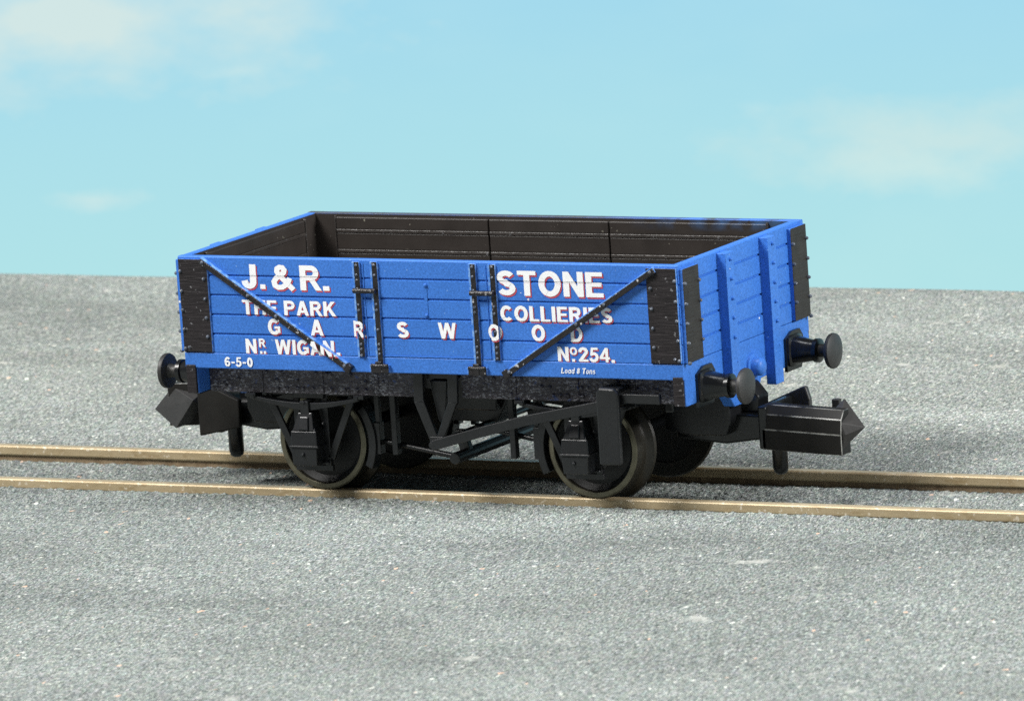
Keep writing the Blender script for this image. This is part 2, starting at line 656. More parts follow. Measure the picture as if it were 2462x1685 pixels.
# corner plates on the sides
SIDE_IN = [1.335, 1.213, 1.097, .982]
SIDE_OUT = [1.380, 1.258, 1.142, 1.025, .906]
for sy in (-1, 1):
    for sx in (-1, 1):
        mb = MB()
        y0, y1 = sy * (HW - .006), sy * (HW + .012)
        face = '-y' if sy < 0 else '+y'
        mb.box(sx * 1.4925, sx * 1.694, y0, y1, .886, 1.4535, 1, {face: 0, '-z': 0})
        for k, z in enumerate(SIDE_IN):
            mb.bolt((sx * 1.520, sy * (HW + .012), z), (0, sy, 0), .0120, .014, 2)
        for k, z in enumerate(SIDE_OUT):
            mb.bolt((sx * 1.682, sy * (HW + .012), z), (0, sy, 0), .0120, .014, 2)
        mb.bolt((sx * 1.655, sy * (HW + .012), .915), (0, sy, 0), .010, .012, 2)
        mb.build('corner_plate', ['plate', 'edge', 'bolt'], wagon, bevel=.003, seg=1)
# corner plates on the ends
for sx in (-1, 1):
    for sy in (-1, 1):
        mb = MB()
        face = '+x' if sx > 0 else '-x'
        mb.box(sx * (HL - .006), sx * (HL + .026), sy * .606, sy * .808, .886, 1.446, 1, {face: 0, '-z': 0})
        for z in SIDE_IN:
            mb.bolt((sx * (HL + .026), sy * .617, z + .018), (sx, 0, 0), .0125, .018, 2)
        for z in SIDE_OUT:
            mb.bolt((sx * (HL + .026), sy * .798, z - .02), (sx, 0, 0), .0125, .018, 2)
        mb.build('corner_plate', ['end_plate', 'blue', 'bolt'], wagon, bevel=.003, seg=1)

# door straps, latch bars, hinge blocks, diagonals, door pin
STRAPS = [(-.460, 1.459, .882, False), (-.338, 1.461, .836, True), (.331, 1.460, .846, True), (.463, 1.459, .880, False)]
for sy in (-1, 1):
    for x, z1, z0, long_ in STRAPS:
        mb = MB()
        mb.box(x - .026, x + .024, sy * (HW - .004), sy * (HW + .014), z0, z1, 1)
        mb.box(x - .012, x + .023, sy * (HW + .013), sy * (HW + .0165), z0 + .001, z1 - .001, 0)
        for z in (z1 - .018, z1 - .075, z1 - .165, 1.205, 1.165, 1.055, .965, .930, .898):
            mb.bolt((x + .004, sy * (HW + .0165), z + random.uniform(-.006, .006)), (0, sy, 0), .0095, .010, 2)
        mb.build('door_strap', ['strap', 'edge', 'bolt'], wagon, bevel=.0025, seg=1)
    for xa, xb in ((-.462, -.336), (.333, .465)):
        mb = MB()
        mb.rod((xa - .012, sy * (HW + .034), 1.287), (xb + .012, sy * (HW + .034), 1.287), .0165, 10)
        mb.build('latch_bar', 'strap', wagon, smooth=50)
    for x in (-.340, .325):
        mb = MB()
        mb.box(x - .066, x + .066, sy * (HW - .004), sy * (HW + .026), .793, .838, 1)
        mb.box(x - .056, x + .066, sy * (HW + .024), sy * (HW + .030), .790, .836, 0)
        mb.rod((x - .055, sy * (HW + .026), .833), (x + .062, sy * (HW + .026), .833), .013, 8)
        mb.box(x - .022, x + .020, sy * (HW + .024), sy * (HW + .034), .79, .86, 0)
        mb.build('hinge_block', ['strap', 'edge', 'bolt'], wagon, bevel=.003, seg=1)
    for xa, za, xb, zb in ((-1.533, 1.452, -.553, .815), (1.553, 1.448, .528, .805)):
        d = Vector((xb - xa, 0, zb - za)).normalized()
        w = Vector((-d.z, 0, d.x))
        if w.z < 0:
            w = -w
        mb = MB()
        A, B = Vector((xa, sy * (HW + .012), za)), Vector((xb, sy * (HW + .012), zb))
        # flat web, blue with a painted highlight on its upper edge, with a raised black rib
        mb.bar(A, B, w * .0195, Vector((0, .014, 0)), 1)
        mb.bar(A + Vector((0, sy * .014, 0)) - w * .004, B + Vector((0, sy * .014, 0)) - w * .004, w * .0165, Vector((0, .007, 0)), 0)
        for t in (.02, .33, .52, .98):
            mb.bolt(A.lerp(B, t) + Vector((0, sy * .020, 0)), (0, sy, 0), .012, .012, 2)
        mb.bar(B - d * .02 + Vector((0, sy * .01, 0)), B + d * .022 + Vector((0, sy * .01, 0)), w * .026, Vector((0, .018, 0)), 0)
        mb.build('diagonal_brace', ['strap', 'edge', 'bolt'], wagon, bevel=.004)
    mb = MB()
    mb.box(-.010, .010, sy * (HW - .002), sy * (HW + .003), 1.15, 1.315)
    mb.bolt((.002, sy * (HW + .003), 1.322), (0, sy, 0), .013, .012)
    mb.bolt((-.002, sy * (HW + .003), 1.140), (0, sy, 0), .013, .012)
    mb.build('door_pin', 'blue', wagon)
    # drop door outline: a fine bead along its lower edge
    mb = MB()
    mb.box(-.420, .420, sy * (HW - .002), sy * (HW + .005), .8865, .8915)
    mb.box(-.4195, -.4155, sy * (HW - .002), sy * (HW + .004), .892, 1.45)
    mb.box(.4155, .4195, sy * (HW - .002), sy * (HW + .004), .892, 1.45)
    mb.build('door_bead', 'blue', wagon)

# head stocks, end stanchions, buffers
for sx in (-1, 1):
    poly = [(-.816, ZH + .012), (-.806, ZH), (-.30, ZH), (-.20, .515), (.10, .515), (.16, ZH - .006), (.806, ZH), (.816, ZH + .012), (.816, ZB - .006), (-.816, ZB - .006)]
    hs = MB().prism(poly, 0, sx * 1.622, sx * (HL - .001)).build('headstock', 'blue', wagon, bevel=.006)
    for sy in (-1, 1):
        mb = MB()
        mb.box(sx * 1.626, sx * 1.692, sy * .812, sy * (HW + .010), ZH + .004, .806)
        mb.build('end_cap', 'plate', hs, bevel=.004)
    mb = MB()   # coupling hook boss
    mb.lathe([(0, .082), (.014, .080), (.017, .056), (.06, .054), (.074, .043), (.081, .014)], (sx * (HL - .002), .055 * sx, .712), (sx, 0, 0), 20)
    mb.build('hook_boss', 'blue', hs, smooth=40)
    for yc in (-.268, .284):
        mb = MB()
        zb_ = .70 if yc < 0 else .640
        mb.box(sx * (HL - .004), sx * (HL + .060), sx * yc - .052, sx * yc + .052, zb_ - .07, 1.457)
        for z in (1.415, 1.298, 1.180, 1.065, .948):
            mb.bolt((sx * (HL + .060), sx * yc + .0, z), (sx, 0, 0), .012, .018)
        mb.bolt((sx * (HL + .054), sx * yc + .02, .80), (sx, 0, 0), .008, .012)
        mb.build('stanchion', 'blue', wagon, bevel=.010, label=None)
    for sy in (-1, 1):
        yb, zb = sy * .580, .717
        mb = MB()
        # base plate, four-sided foot, tapered barrel, ring
        pp = [(-.105, -.118), (.085, -.118), (.125, -.05), (.125, .07), (.085, .118), (-.02, .118), (-.105, .08)]
        mb.prism([(yb + u, zb + v) for u, v in pp], 0, sx * (HL - .004), sx * (HL + .016), 0)
        n = 20

        def sect(x, ry, sq):
            out = []
            for k in range(n):
                an = 2 * pi * (k + .5) / n
                c_, s_ = cos(an), sin(an)
                k_ = (abs(c_) ** sq + abs(s_) ** sq) ** (-1 / sq)
                out.append((x, yb + ry * c_ * k_, zb + ry * s_ * k_))
            return out
        secs = [sect(sx * (HL + .014), .096, 6), sect(sx * (HL + .026), .094, 6), sect(sx * (HL + .034), .082, 3.5), sect(sx * (HL + .10), .071, 2.6), sect(sx * (HL + .158), .062, 2.2),
                sect(sx * (HL + .160), .073, 2), sect(sx * (HL + .186), .073, 2), sect(sx * (HL + .190), .060, 2)]
        vs = [p for s_ in secs for p in s_]
        fs = []
        for i in range(len(secs) - 1):
            for k in range(n):
                fs.append((i * n + k, i * n + (k + 1) % n, (i + 1) * n + (k + 1) % n, (i + 1) * n + k))
        fs += [tuple(range(n)), tuple((len(secs) - 1) * n + k for k in range(n))]
        mb.add(vs, fs)
        bf = mb.build('buffer', 'gloss_black', wagon, smooth=32)
        hd = MB().lathe([(.185, .040), (.232, .038), (.256, .046), (.262, .104), (.272, .108), (.286, .106), (.296, .085), (.302, .045), (.304, .012)], (sx * HL, yb, zb), (sx, 0, 0), 36)
        hd.build('buffer_head', 'matt_black', bf, smooth=42)

# ------------------------------------------------------------------ underframe
CX = -.030    # middle of the wheelbase
MB().box(-1.60, 1.60, -.60, .60, .655, .798).build('chassis_block', 'chassis', wagon)
for sx in (-1, 1):   # coupling pockets and inner cross members
    mb = MB()
    mb.prism([(sx * 1.22, .50), (sx * 1.22, .36), (sx * 1.40, .33), (sx * 1.62, .335), (sx * 1.66, .42), (sx * 1.66, .66), (sx * 1.22, .66)], 1, -.20, .20)
    mb.box(sx * 1.36, sx * 1.42, -.46, .46, .52, .66)
    mb.build('coupling_pocket', 'chassis', wagon, bevel=.01)
for sy in (-1, 1):
    for x0, x1 in ((-1.620, -.205), (.122, 1.620)):
        mb = MB()
        mb.box(x0, x1, sy * .60, sy * .682, .617, .790)
        if sy < 0:
            rb = random.Random(int(x0 * 10) + 50)
            for k in range(22):      # bolt heads and washers along the bar
                xx = x0 + .08 + (x1 - x0 - .16) * rb.random()
                mb.bolt((xx, sy * .682, rb.choice((.650, .70, .745))), (0, sy, 0), .013, .013)
            for xx in (x0 + .36, x0 + .78, x0 + 1.16):
                if xx < x1 - .05:
                    mb.box(xx - .014, xx + .014, sy * .682, sy * .690, .622, .775)
        mb.build('solebar', 'solebar', wagon, bevel=.006)

WX = (CX - .925, CX + .925)
WR = .300
for wx in WX:
    mb = MB().rod((wx, -.62, WR), (wx, .66, WR), .035, 14)
    mb.build('axle', 'chassis', wagon, smooth=50)
    for sy in (-1, 1):
        y_out = Y_NEAR - .042 if sy < 0 else Y_FAR + .042
        s = -sy     # inward direction in y
        prof = [(.004, .262), (.0, .266), (.0, .290), (.006, .2985), (.112, .302), (.122, .312), (.134, .344), (.152, .350), (.166, .340), (.168, .26), (.05, .258)]
        body = MB().lathe([(.050, .030), (.052, .10), (.050, .18), (.060, .225), (.030, .259), (.155, .259), (.150, .05)], (wx, y_out, WR), (0, s, 0), 48)
        wh = body.build('wheel', 'wheel_black', wagon, smooth=40)
        ty = MB().lathe(prof, (wx, y_out, WR), (0, s, 0), 96, closed=True)
        ty.s = [0 if i // 96 < 3 else 1 for i in range(len(ty.f))]
        ty.build('tyre', ['tyre', 'tread'], wh, smooth=35)
        # axle guard of strip, axle box and leaf spring
        yg = sy * .630
        g = MB()
        for q in (-1, 1):
            xt, xb_ = wx + q * .292, wx + q * .118
            dv = Vector((xb_ - xt, 0, .20 - .585)).normalized()
            wv = Vector((dv.z, 0, -dv.x)) * .022
            g.bar((xt, yg, .60), (xb_, yg, .215), wv, (0, .010, 0))
            g.bar((wx + q * .098, yg, .62), (wx + q * .098, yg, .180), (.020, 0, 0), (0, .010, 0))
            g.box(wx + q * .105 - .018, wx + q * .105 + .018, yg - .022, yg + .015, .175, .205)
            g.bolt((wx + q * .085, yg + sy * .010, .43), (0, sy, 0), .013, .02)
            g.bolt((wx + q * .105, yg + sy * .022, .192), (0, sy, 0), .012, .014)
        g.box(wx - .125, wx + .130, yg - .014, yg + .014, .140, .176)
        g.box(wx - .30, wx + .31, yg - .01, yg + .01, .60, .66)
        gd_ = g.build('axle_guard', 'chassis', wagon, bevel=.004)
        bx = MB()
        yf = sy * .742
        # upper tapered cap, body, lip, lower cover
        def slab(x0b, x1b, x0t, x1t, z0, z1, yb_, yt_):
            yi = sy * .62
            bx.hull([(x0b, yi, z0), (x1b, yi, z0), (x0t, yi, z1), (x1t, yi, z1), (x0b, yb_, z0), (x1b, yb_, z0), (x0t, yt_, z1), (x1t, yt_, z1)])
        slab(wx - .078, wx + .070, wx - .048, wx + .048, .400, .507, yf, yf - sy * .030)
        slab(wx - .040, wx + .036, wx - .028, wx + .028, .408, .485, yf + sy * .010, yf - sy * .012)
        slab(wx - .094, wx + .090, wx - .090, wx + .084, .310, .398, yf + sy * .006, yf - sy * .002)
        slab(wx - .084, wx + .078, wx - .078, wx + .070, .398, .418, yf - sy * .002, yf - sy * .016)
        slab(wx - .102, wx + .100, wx - .102, wx + .100, .296, .312, yf + sy * .014, yf + sy * .014)
        slab(wx - .086, wx + .078, wx - .092, wx + .084, .188, .297, yf + sy * .002, yf + sy * .006)
        bx.bolt((wx - .010, yf + sy * .005, .256), (0, sy, 0), .014, .016)
        bx.build('axle_box', 'chassis', gd_, bevel=.006)
        sp = MB()
        K = 16
        vs, fs = [], []
        for k in range(K + 1):
            t = -1 + 2 * k / K
            zt_ = .564 + .040 * t * t
            zb2 = .516 + .066 * abs(t) ** 1.3
            zb2 = min(zb2, zt_ - .014)
            for zz in (zb2, zt_):
                for yy in (sy * .630, sy * .700):
                    vs.append((wx + t * .370, yy, zz))
        for k in range(K):
            b = 4 * k
            fs += [(b, b + 4, b + 5, b + 1), (b + 2, b + 3, b + 7, b + 6), (b, b + 2, b + 6, b + 4), (b + 1, b + 5, b + 7, b + 3)]
        fs += [(0, 1, 3, 2), (4 * K, 4 * K + 2, 4 * K + 3, 4 * K + 1)]
        sp.add(vs, fs)
        sp.box(wx - .030, wx + .028, sy * .620, sy * .716, .500, .578)
        sp.bolt((wx, sy * .712, .568), (0, sy, 0), .012, .012)
        sp.box(wx - .10, wx + .105, sy * .62, sy * .66, .585, .630)
        for q in (-1, 1):
            sp.box(wx + q * .375 - .035, wx + q * .375 + .035, sy * .62, sy * .71, .595, .618)
            sp.rod((wx + q * .36, sy * .62, .600), (wx + q * .36, sy * .715, .600), .016, 8)
        sp.build('leaf_spring', 'chassis', gd_, bevel=.003, seg=1)

# brake gear
for sy in (-1, 1):
    y = sy * .735
    mb = MB()
    for q, xt, xk, xb_ in ((-1, -.138, -.143, -.058), (1, .098, .088, -.014)):
        t_ = Vector((0, .012, 0))
        mb.bar((xt, y, .79), (xk, y, .595), (.033, 0, 0), t_)
        mb.hull([(xk - .033, y - .012, .60), (xk + .033, y - .012, .612), (xk - .033, y + .012, .60), (xk + .033, y + .012, .612),
                 (xb_ - .030, y - .012, .375), (xb_ + .030, y - .012, .385), (xb_ - .030, y + .012, .375), (xb_ + .030, y + .012, .385)])
    mb.box(-.085, .022, y - .014, y + .014, .345, .392)
    mb.hull([(-.10, sy * .68, .72), (.02, sy * .68, .72), (-.10, sy * .60, .72), (.02, sy * .60, .72), (-.05, sy * .68, .47), (-.01, sy * .68, .47), (-.05, sy * .60, .47), (-.01, sy * .60, .47)])
    mb.box(-.11, .10, sy * .64, sy * .70, .735, .79)
    mb.build('v_hanger', 'chassis', wagon, bevel=.005)
    mb = MB()
    yl = sy * .805
    if sy < 0:
        path = [(-.035, .349), (.30, .440), (.62, .520), (1.10, .612), (1.30, .668), (1.525, .667)]
    else:
        path = [(-.035, .349), (-.30, .440), (-.62, .520), (-1.10, .612), (-1.30, .668), (-1.525, .667)]
    W_ = [.032, .032, .032, .034, .029, .029]
    vs, fs = [], []
    for (x, z), hw in zip(path, W_):
        sl_ = -.2 if sy < 0 else .2
        for dy in (-.014, .014):
            vs += [(x - sl_ * hw * 0, yl + dy, z - hw), (x, yl + dy, z + hw)]
    for k in range(len(path) - 1):
        b = 4 * k
        fs += [(b, b + 4, b + 5, b + 1), (b + 2, b + 3, b + 7, b + 6), (b, b + 2, b + 6, b + 4), (b + 1, b + 5, b + 7, b + 3)]
    b = 4 * (len(path) - 1)
    fs += [(0, 1, 3, 2), (b, b + 2, b + 3, b + 1)]
    mb.add(vs, fs)
    mb.rod((-.035, sy * .70, .352), (-.035, yl + sy * .012, .352), .022, 12)
    mb.build('brake_lever', 'chassis', wagon, bevel=.005)
    mb = MB()
    gx = 1.197 if sy < 0 else -1.197
    mb.prism([(gx - .075, .275), (gx + .070, .278), (gx + .076, .705), (gx + .050, .735), (gx - .050, .740), (gx - .072, .712)], 1, sy * .832, sy * .870)
    mb.box(gx - .072, gx + .072, sy * .69, sy * .84, .700, .732)
    mb.build('lever_guard', 'chassis', wagon, bevel=.012)
    # hangers, shoes, safety straps and push rods
    for q in (-1, 1):
        x = CX + q * .548
        yb = sy * .49
        mb = MB()
        mb.bar((x, yb, .64), (x - q * .005, yb, .40), (.016, 0, 0), (0, .016, 0))
        K = 8
        vs, fs = [], []
        for k in range(K + 1):
            an = radians(-26 + 62 * k / K)
            ce = WX[0] if q < 0 else WX[1]
            for rr in (.325, .375):
                for yy in (yb - .045, yb + .045):
                    vs.append((ce - q * rr * cos(an), yy, WR + rr * sin(an)))
        for k in range(K):
            b = 4 * k
            fs += [(b, b + 4, b + 5, b + 1), (b + 2, b + 3, b + 7, b + 6), (b, b + 2, b + 6, b + 4), (b + 1, b + 5, b + 7, b + 3)]
        fs += [(0, 1, 3, 2), (4 * K, 4 * K + 2, 4 * K + 3, 4 * K + 1)]
        mb.add(vs, fs)
        mb.box(x - .022, x + .022, yb - .03, yb + .03, .225, .42)
        mb.build('brake_block', 'chassis', wagon, bevel=.004)
        mb = MB()
        x2 = CX + q * (.425 if q < 0 else .385)
        mb.box(x2 - .019, x2 + .019, yb - .034, yb + .014, .225, .66)
        mb.build('safety_strap', 'chassis', wagon, bevel=.005)
        mb = MB()
        mb.rod((x, sy * .46, .298 if q < 0 else .330), (CX + q * .06 + .03, sy * .43, .205 if q < 0 else .40), .017, 10)
        mb.build('push_rod', 'chassis', wagon, smooth=50)
mb = MB()
mb.rod((.005, -.62, .235), (.005, .62, .235), .036, 14)
mb.rod((-.035, -.70, .352), (-.035, .70, .352), .020, 12)
for sy in (-1, 1):
    mb.hull([(-.07, sy * .47, .38), (.0, sy * .47, .38), (-.07, sy * .42, .38), (0, sy * .42, .38), (-.03, sy * .47, .21), (.04, sy * .47, .21), (-.03, sy * .42, .21), (.04, sy * .42, .21)])
mb.build('brake_shaft', 'chassis', wagon, bevel=.006)
# far-side frame plates seen through the gear
mb = MB()
mb.box(-.36, .06, -.16, .16, .44, .66)
mb.hull([(-.44, -.1, .66), (.20, -.1, .66), (-.44, .1, .66), (.20, .1, .66), (-.30, -.1, .36), (.02, -.1, .36), (-.30, .1, .36), (.02, .1, .36)])
mb.box(.18, .24, .28, .42, .50, .66)
mb.rod((-.5, .30, .585), (.56, .30, .545), .028, 10)
mb.build('brake_cylinder', 'chassis', wagon, bevel=.008)

# ------------------------------------------------------------------ couplings
for sx in (-1, 1):
    root_mb = MB()
    shear = lambda x, y, z: (x, y, z - .046 * max(0, x - 1.87))
    # cross plate and shank
    root_mb.box(1.845, 1.900, -.205, .20, .262, .520)
    root_mb.prism([(1.25, .30), (1.58, .272), (1.86, .31), (1.86, .45), (1.25, .46)], 1, -.12, .12)
    root_mb.prism([(1.60, .655), (1.69, .635), (1.715, .619), (1.777, .545), (1.766, .45), (1.60, .45)], 1, -.04, .10)
    root_mb.mirror(sx, sx)
    cp = root_mb.build('coupling', 'gloss_black', wagon, bevel=.012)
    arm = MB()
    arm.prism([(-.205, .262), (-.205, .385), (-.192, .474), (-.150, .527), (-.085, .527), (-.085, .262)], 0, 1.868, 2.392)
    arm.map(shear).mirror(sx, sx)
    arm.build('coupling_arm', ['satin_black', 'glint_black'], cp, bevel=.0042, edge_slot=1)
    fin = MB()
    fin.prism([(1.72, .300), (1.714, .47), (1.955, .572), (1.985, .576), (2.008, .500), (2.008, .238)], 1, .165, .205)
    fin.mirror(sx, sx).build('coupling_fin', 'satin_black' if sx < 0 else 'matt_black', cp, bevel=.009)  # left fin's shade is put into its colour by the darker black
    hk = MB()
    hk.hull([(2.28, -.19, .44), (2.385, -.195, .435), (2.412, -.195, .362), (2.383, -.19, .27), (2.326, .0, .545), (2.345, -.06, .515),
             (2.502, -.10, .395), (2.300, .0, .245), (2.235, -.09, .268), (2.27, .02, .50), (2.30, .12, .44), (2.28, .12, .34)])
    hk.box(2.200, 2.250, .075, .112, .40, .522)
    if sx < 0:
        # this coupling droops a little and shows its blunt four-sided nose
        hk = MB().hull([(2.503, -.10, .338), (2.363, -.10, .483), (2.31, -.17, .472), (2.298, .0, .240), (2.219, -.10, .267), (2.205, 0, .358),
                        (2.16, -.12, .45), (2.15, -.19, .30), (2.18, -.19, .46), (2.16, .0, .42)])
    hk.mirror(sx, sx).build('coupling_hook', 'matt_black', cp, bevel=.004, seg=1)
    pin = MB().lathe([(0, .047), (.235, .047), (.262, .040), (.275, .022), (.278, .006)], (1.874 * sx, 0, .352), (0, 0, -1), 20)
    pin.build('coupling_pin', 'gloss_black', cp, smooth=40)


# ------------------------------------------------------------------ lettering
def arc(cx, cy, rx, ry, a0, a1, n=14):
    return [(cx + rx * cos(radians(a0 + (a1 - a0) * k / n)), cy + ry * sin(radians(a0 + (a1 - a0) * k / n))) for k in range(n + 1)]


T = .222


def G(ch):
    """(width, list of shapes); a shape is ('p', polygon) or ('s', path, closed, thickness)"""
    t, h = T, T / 2
    r = lambda x0, y0, x1, y1: ('p', [(x0, y0), (x1, y0), (x1, y1), (x0, y1)])
    if ch == 'A':
        return .80, [('p', [(0, 0), (.215, 0), (.51, 1), (.285, 1)]), ('p', [(.80, 0), (.585, 0), (.29, 1), (.515, 1)]), r(.17, .20, .63, .36)]
    if ch == 'C':
        return .76, [('s', arc(.39, .5, .39 - h, .51 - h, 42, 318, 26), 0, t)]
    if ch == 'D':
        return .76, [r(0, 0, t, 1), ('s', [(.1, 1 - h * .9)] + arc(.33, .5, .42 - h, .5 - h * .9, 90, -90, 20) + [(.1, h * .9)], 0, t * .92)]
    if ch == 'E':
        return .64, [r(0, 0, t, 1), r(.1, 0, .64, .17), r(.1, .83, .62, 1), r(.1, .42, .58, .58)]
    if ch == 'G':
        return .80, [('s', arc(.40, .5, .40 - h, .51 - h, 42, 322, 26), 0, t), r(.42, .38, .79, .53), r(.62, .12, .79, .5)]
    if ch == 'H':
        return .74, [r(0, 0, t, 1), r(.74 - t, 0, .74, 1), r(.1, .42, .64, .59)]
    if ch == 'I':
        return t, [r(0, 0, t, 1)]
    if ch == 'J':
        return .52, [r(.52 - t, .28, .52, 1), ('s', [(.52 - h, .32)] + arc(.265, .29, .255 - h, .30 - h, 0, -180, 14) + [(h, .33)], 0, t)]
    if ch == 'K':
        return .80, [r(0, 0, t, 1), ('p', [(t - .03, .30), (t - .03, .56), (.51, 1), (.77, 1)]), ('p', [(.26, .52), (.41, .66), (.81, 0), (.56, 0)])]
    if ch == 'L':
        return .58, [r(0, 0, t, 1), r(.1, 0, .58, .17)]
    if ch == 'N':
        return .74, [r(0, 0, t, 1), r(.74 - t, 0, .74, 1), ('p', [(0, 1), (.205, 1), (.74, 0), (.535, 0)])]
    if ch == 'O':
        return .82, [('s', arc(.41, .5, .41 - h, .515 - h, 0, 360, 32)[:-1], 1, t)]
    if ch in 'PR':
        s = [r(0, 0, t, 1), ('s', [(.1, 1 - h * .9), (.40, 1 - h * .9)] + arc(.42, .70, .29 - h, .30 - h * .9, 80, -80, 12) + [(.40, .40 + h * .9), (.1, .40 + h * .9)], 0, t * .9)]
        if ch == 'R':
            s.append(('p', [(.32, .44), (.54, .44), (.79, 0), (.56, 0)]))
            return .77, s
        return .70, s
    if ch in 'Ss':
        s = ('s', arc(.34, .715, .335 - h, .287 - h, 25, 265, 14) + arc(.34, .285, .345 - h, .287 - h, 85, -155, 14), 0, t * .95)
        if ch == 'S':
            return .68, [s]
        return .46, [('s', [(x * .68, y * .70) for x, y in s[1]], 0, .15)]
    if ch == 'T':
        return .68, [r(0, .83, .68, 1), r(.34 - h, 0, .34 + h, .9)]
    if ch == 'W':
        return 1.08, [('p', [(0, 1), (.205, 1), (.385, 0), (.185, 0)]), ('p', [(.185, 0), (.385, 0), (.64, 1), (.44, 1)]),
                      ('p', [(.44, 1), (.64, 1), (.895, 0), (.695, 0)]), ('p', [(.695, 0), (.895, 0), (1.08, 1), (.875, 1)])]
    if ch == '&':
        return .84, [('s', [(.83, .0), (.64, .21), (.30, .60), (.235, .72), (.25, .84), (.345, .905), (.455, .89), (.515, .80), (.49, .69), (.36, .58), (.18, .45), (.10, .31), (.13, .16), (.25, .085), (.40, .095), (.53, .18), (.64, .31), (.71, .47)], 0, t * .9)]
    if ch == '.':
        return t, [r(0, 0, t, .19)]
    if ch == '2':
        return .62, [('s', [(.09, .66), (.105, .78), (.19, .885), (.315, .915), (.45, .875), (.525, .76), (.50, .62), (.38, .46), (.13, .12)], 0, t * .9), r(0, 0, .62, .165)]
    if ch == '5':
        return .62, [r(.13, .84, .58, 1), ('p', [(.06, .42), (.22, .44), (.28, 1), (.12, 1)]), ('s', [(.11, .49), (.22, .575), (.36, .575), (.48, .49), (.52, .34), (.47, .18), (.34, .085), (.20, .09), (.10, .17), (.07, .27)], 0, t * .9)]
    if ch == '4':
        return .66, [r(.38, 0, .56, 1), r(0, .21, .66, .365), ('p', [(.0, .25), (0, .36), (.37, 1), (.53, 1), (.20, .33)])]
    if ch == '6':
        return .62, [('s', arc(.31, .32, .31 - h, .33 - h, 0, 360, 24)[:-1], 1, t * .9), ('s', [(.53, .77), (.45, .88), (.33, .915), (.20, .85), (.12, .70), (.095, .5), (.10, .35)], 0, t * .9)]
    if ch == '0':
        return .62, [('s', arc(.31, .5, .31 - h, .51 - h, 0, 360, 28)[:-1], 1, t)]
    if ch == '8':
        return .60, [('s', arc(.30, .28, .30 - h, .29 - h, 0, 360, 22)[:-1], 1, t * .9), ('s', arc(.30, .75, .265 - h, .255 - h, 0, 360, 22)[:-1], 1, t * .9)]
    if ch == '-':
        return .36, [r(0, .34, .36, .52)]
    if ch in 'oad':
        s = [('s', arc(.26, .35, .26 - .075, .36 - .075, 0, 360, 22)[:-1], 1, .15)]
        if ch == 'a':
            s.append(r(.40, 0, .54, .70))
        if ch == 'd':
            s.append(r(.40, 0, .54, 1))
        return (.52 if ch == 'o' else .54), s
    if ch == 'n':
        return .52, [r(0, 0, .15, .70), ('s', [(.075, .52)] + arc(.27, .44, .175, .19, 130, 0, 8) + [(.445, 0)], 0, .15)]
    raise KeyError(ch)


def stroke_quads(path, closed, th):
    n = len(path)
    L, R = [], []
    for i, p in enumerate(path):
        a_ = path[i - 1] if (i > 0 or closed) else None
        b_ = path[(i + 1) % n] if (i < n - 1 or closed) else None
        d1 = Vector((p[0] - a_[0], p[1] - a_[1])).normalized() if a_ else None
        d2 = Vector((b_[0] - p[0], b_[1] - p[1])).normalized() if b_ else None
        if d1 is None:
            d1 = d2
        if d2 is None:
            d2 = d1
        n1, n2 = Vector((-d1.y, d1.x)), Vector((-d2.y, d2.x))
        m = (n1 + n2)
        m = m.normalized() if m.length > 1e-6 else n1
        k = th / 2 / max(.6, m.dot(n1))
        L.append((p[0] + m.x * k, p[1] + m.y * k))
        R.append((p[0] - m.x * k, p[1] - m.y * k))
    return [[R[i], R[(i + 1) % n], L[(i + 1) % n], L[i]] for i in range(n if closed else n - 1)]


# raised bars the print runs over: (point, direction, half width, height)
RAISED = {
    'A': ((-.459, 0), (0, 1), .0245, .0185), 'D': ((.464, 0), (0, 1), .0245, .0185),
}
dg = {}
for key, (xa, za, xb, zb) in (('L', (-1.533, 1.452, -.553, .815)), ('R', (1.553, 1.448, .528, .805))):
    d = Vector((xb - xa, zb - za)).normalized()
    RAISED[key] = ((xa, za), (d.x, d.y), .021, .0345)


def cut_over(tris, bars, groove=True):
    """split polygons (x, z, layer) along the bars' edges and lift the pieces that lie on a bar"""
    bm = bmesh.new()
    lay = bm.faces.layers.int.new('slot')
    for poly, depth, slot in tris:
        f = bm.faces.new([bm.verts.new((x, -depth, z)) for x, z in poly])
        f[lay] = slot

    def cut(pt, nrm):
        bmesh.ops.bisect_plane(bm, geom=bm.verts[:] + bm.edges[:] + bm.faces[:], plane_co=(pt[0], 0, pt[1]), plane_no=(nrm[0], 0, nrm[1]))
    planes = []
    for b in bars:
        (px, pz), (dx, dz), hw, ht = RAISED[b]
        nx, nz = -dz, dx
        for s in (-1, 1):
            cut((px + nx * hw * s, pz + nz * hw * s), (nx, nz))
        planes.append((px, pz, nx, nz, hw, ht))
    if groove:
        for g in PL:
            for s in (-.006, .006):
                cut((0, g + s), (0, 1))
    bmesh.ops.split_edges(bm, edges=bm.edges[:])
    bm.faces.ensure_lookup_table()
    for f in bm.faces:
        cx = sum(v.co.x for v in f.verts) / len(f.verts)
        cz = sum(v.co.z for v in f.verts) / len(f.verts)
        dy = 0
        for g in PL:
            if groove and abs(cz - g) < .006:
                dy = .003
        for px, pz, nx, nz, hw, ht in planes:
            if abs((cx - px) * nx + (cz - pz) * nz) < hw:
                dy = -ht
        for v in f.verts:
            v.co.y += dy
    return bm, lay


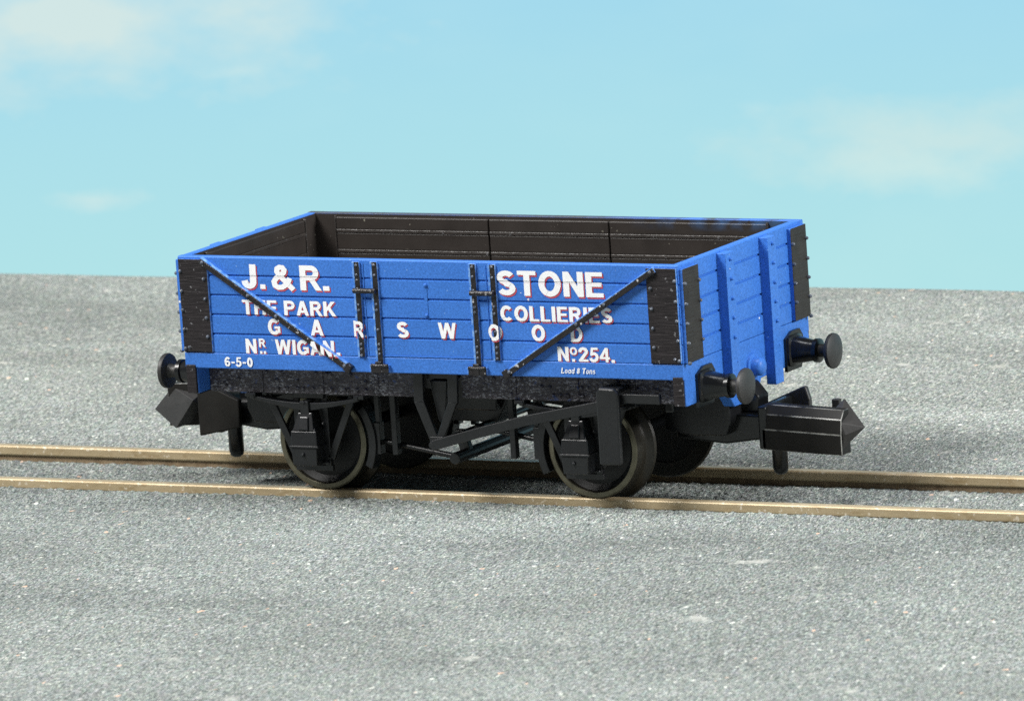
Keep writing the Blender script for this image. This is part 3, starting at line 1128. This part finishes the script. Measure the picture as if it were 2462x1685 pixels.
def letter_line(items, label, shade=True, bars=(), shear=0.0, red=(.0062, -.0100)):
    """items: list of (character, x0, x1, baseline z, height)"""
    tris = []
    k = 0
    for ch, x0, x1, z0, h in items:
        w, shapes = G(ch)
        for sh in shapes:
            polys = [sh[1]] if sh[0] == 'p' else stroke_quads(sh[1], sh[2], sh[3])
            for p in polys:
                q = [(x0 + (x1 - x0) * u / w + shear * v * h, z0 + v * h) for u, v in p]
                ar = sum(q[i][0] * q[(i + 1) % len(q)][1] - q[(i + 1) % len(q)][0] * q[i][1] for i in range(len(q)))
                if ar < 0:
                    q = q[::-1]
                k += 1
                e = (k % 9) * .00012
                tris.append((q, .0042 + e, 0))
                if shade:
                    s = h / .15
                    s = .55 + .45 * s
                    tris.append(([(x + red[0] * s, z + red[1] * s) for x, z in q], .0016 + e, 1))
    bm, lay = cut_over(tris, bars)
    for v in bm.verts:
        v.co.y -= HW
    me = bpy.data.meshes.new('lettering')
    for f in bm.faces:
        f.material_index = f[lay]
    bm.to_mesh(me)
    bm.free()
    me.materials.append(M['white'])
    me.materials.append(M['red'])
    o = bpy.data.objects.new('lettering', me)
    COL.objects.link(o)
    o.parent = wagon
    o['label'] = label
    return o


def spread(text, x0, x1, z0, h, gap=.10, space=.35):
    ws = [(.0 if c == ' ' else G(c)[0]) for c in text]
    tot = sum(ws) + gap * (len(text) - 1) + space * text.count(' ')
    k = (x1 - x0) / tot
    out, x = [], x0
    for c, w in zip(text, ws):
        if c == ' ':
            x += (space) * k
        else:
            out.append((c, x, x + w * k, z0, h))
            x += w * k
        x += gap * k
    return out


letter_line([('J', -1.262, -1.158, 1.281, .148), ('.', -1.134, -1.098, 1.280, .148)], 'large white initial J with its full stop, shaded in red', bars=('L',))
letter_line([('&', -1.054, -.902, 1.279, .150)], 'large white ampersand shaded in red')
letter_line([('R', -.856, -.712, 1.277, .152), ('.', -.700, -.656, 1.277, .150)], 'large white initial R with its full stop, shaded in red')
letter_line(spread('STONE', .489, 1.203, 1.273, .150, .085), 'large white word STONE shaded in red')
letter_line(spread('THE', -1.270, -1.028, 1.122, .090, .10), 'white word THE shaded in red')
letter_line(spread('PARK', -.980, -.622, 1.122, .090, .09), 'white word PARK shaded in red')
letter_line(spread('COLLIERIES', .500, 1.250, 1.118, .094, .10), 'white word COLLIERIES shaded in red')
for c, cx, w in (('G', -1.058, .086), ('A', -.762, .090), ('R', -.466, .082), ('S', -.172, .080), ('W', .131, .122), ('O', .457, .092), ('O', .747, .090), ('D', 1.004, .080)):
    letter_line([(c, cx - w / 2, cx + w / 2, 1.002, .098)], 'spaced white letter %s of GARSWOOD, shaded in red' % c, bars=('A', 'D'))
letter_line([('N', -1.265, -1.190, .886, .088), ('R', -1.172, -1.126, .925, .052), ('.', -1.168, -1.152, .884, .09), ('.', -1.142, -1.126, .884, .09)], 'white abbreviation Nr shaded in red')
letter_line(spread('WIGAN', -1.060, -.652, .884, .090, .09) + [('.', -.638, -.612, .884, .10)], 'white word WIGAN shaded in red', bars=('L',))
it = [('N', .868, .942, .886, .086), ('O', .950, 1.000, .925, .046), ('.', .962, .982, .884, .09), ('2', 1.008, 1.072, .886, .086), ('5', 1.080, 1.142, .886, .086), ('4', 1.148, 1.216, .886, .086), ('.', 1.226, 1.248, .884, .09)]
letter_line(it, 'white running number No 254 shaded in red')
letter_line(spread('6-5-0', -1.418, -1.222, .802, .058, .12), 'small plain white figures 6-5-0', shade=False)
letter_line(spread('Load 8 Tons', .884, 1.112, .814, .034, .11, .22), 'tiny plain white words Load 8 Tons', shade=False, shear=.22)
for o in wagon.children:
    if o.name.startswith('lettering') and ('6-5-0' in o['label'] or 'Load' in o['label']):
        o.location.y = -.0045

SC.cycles.use_denoising = False
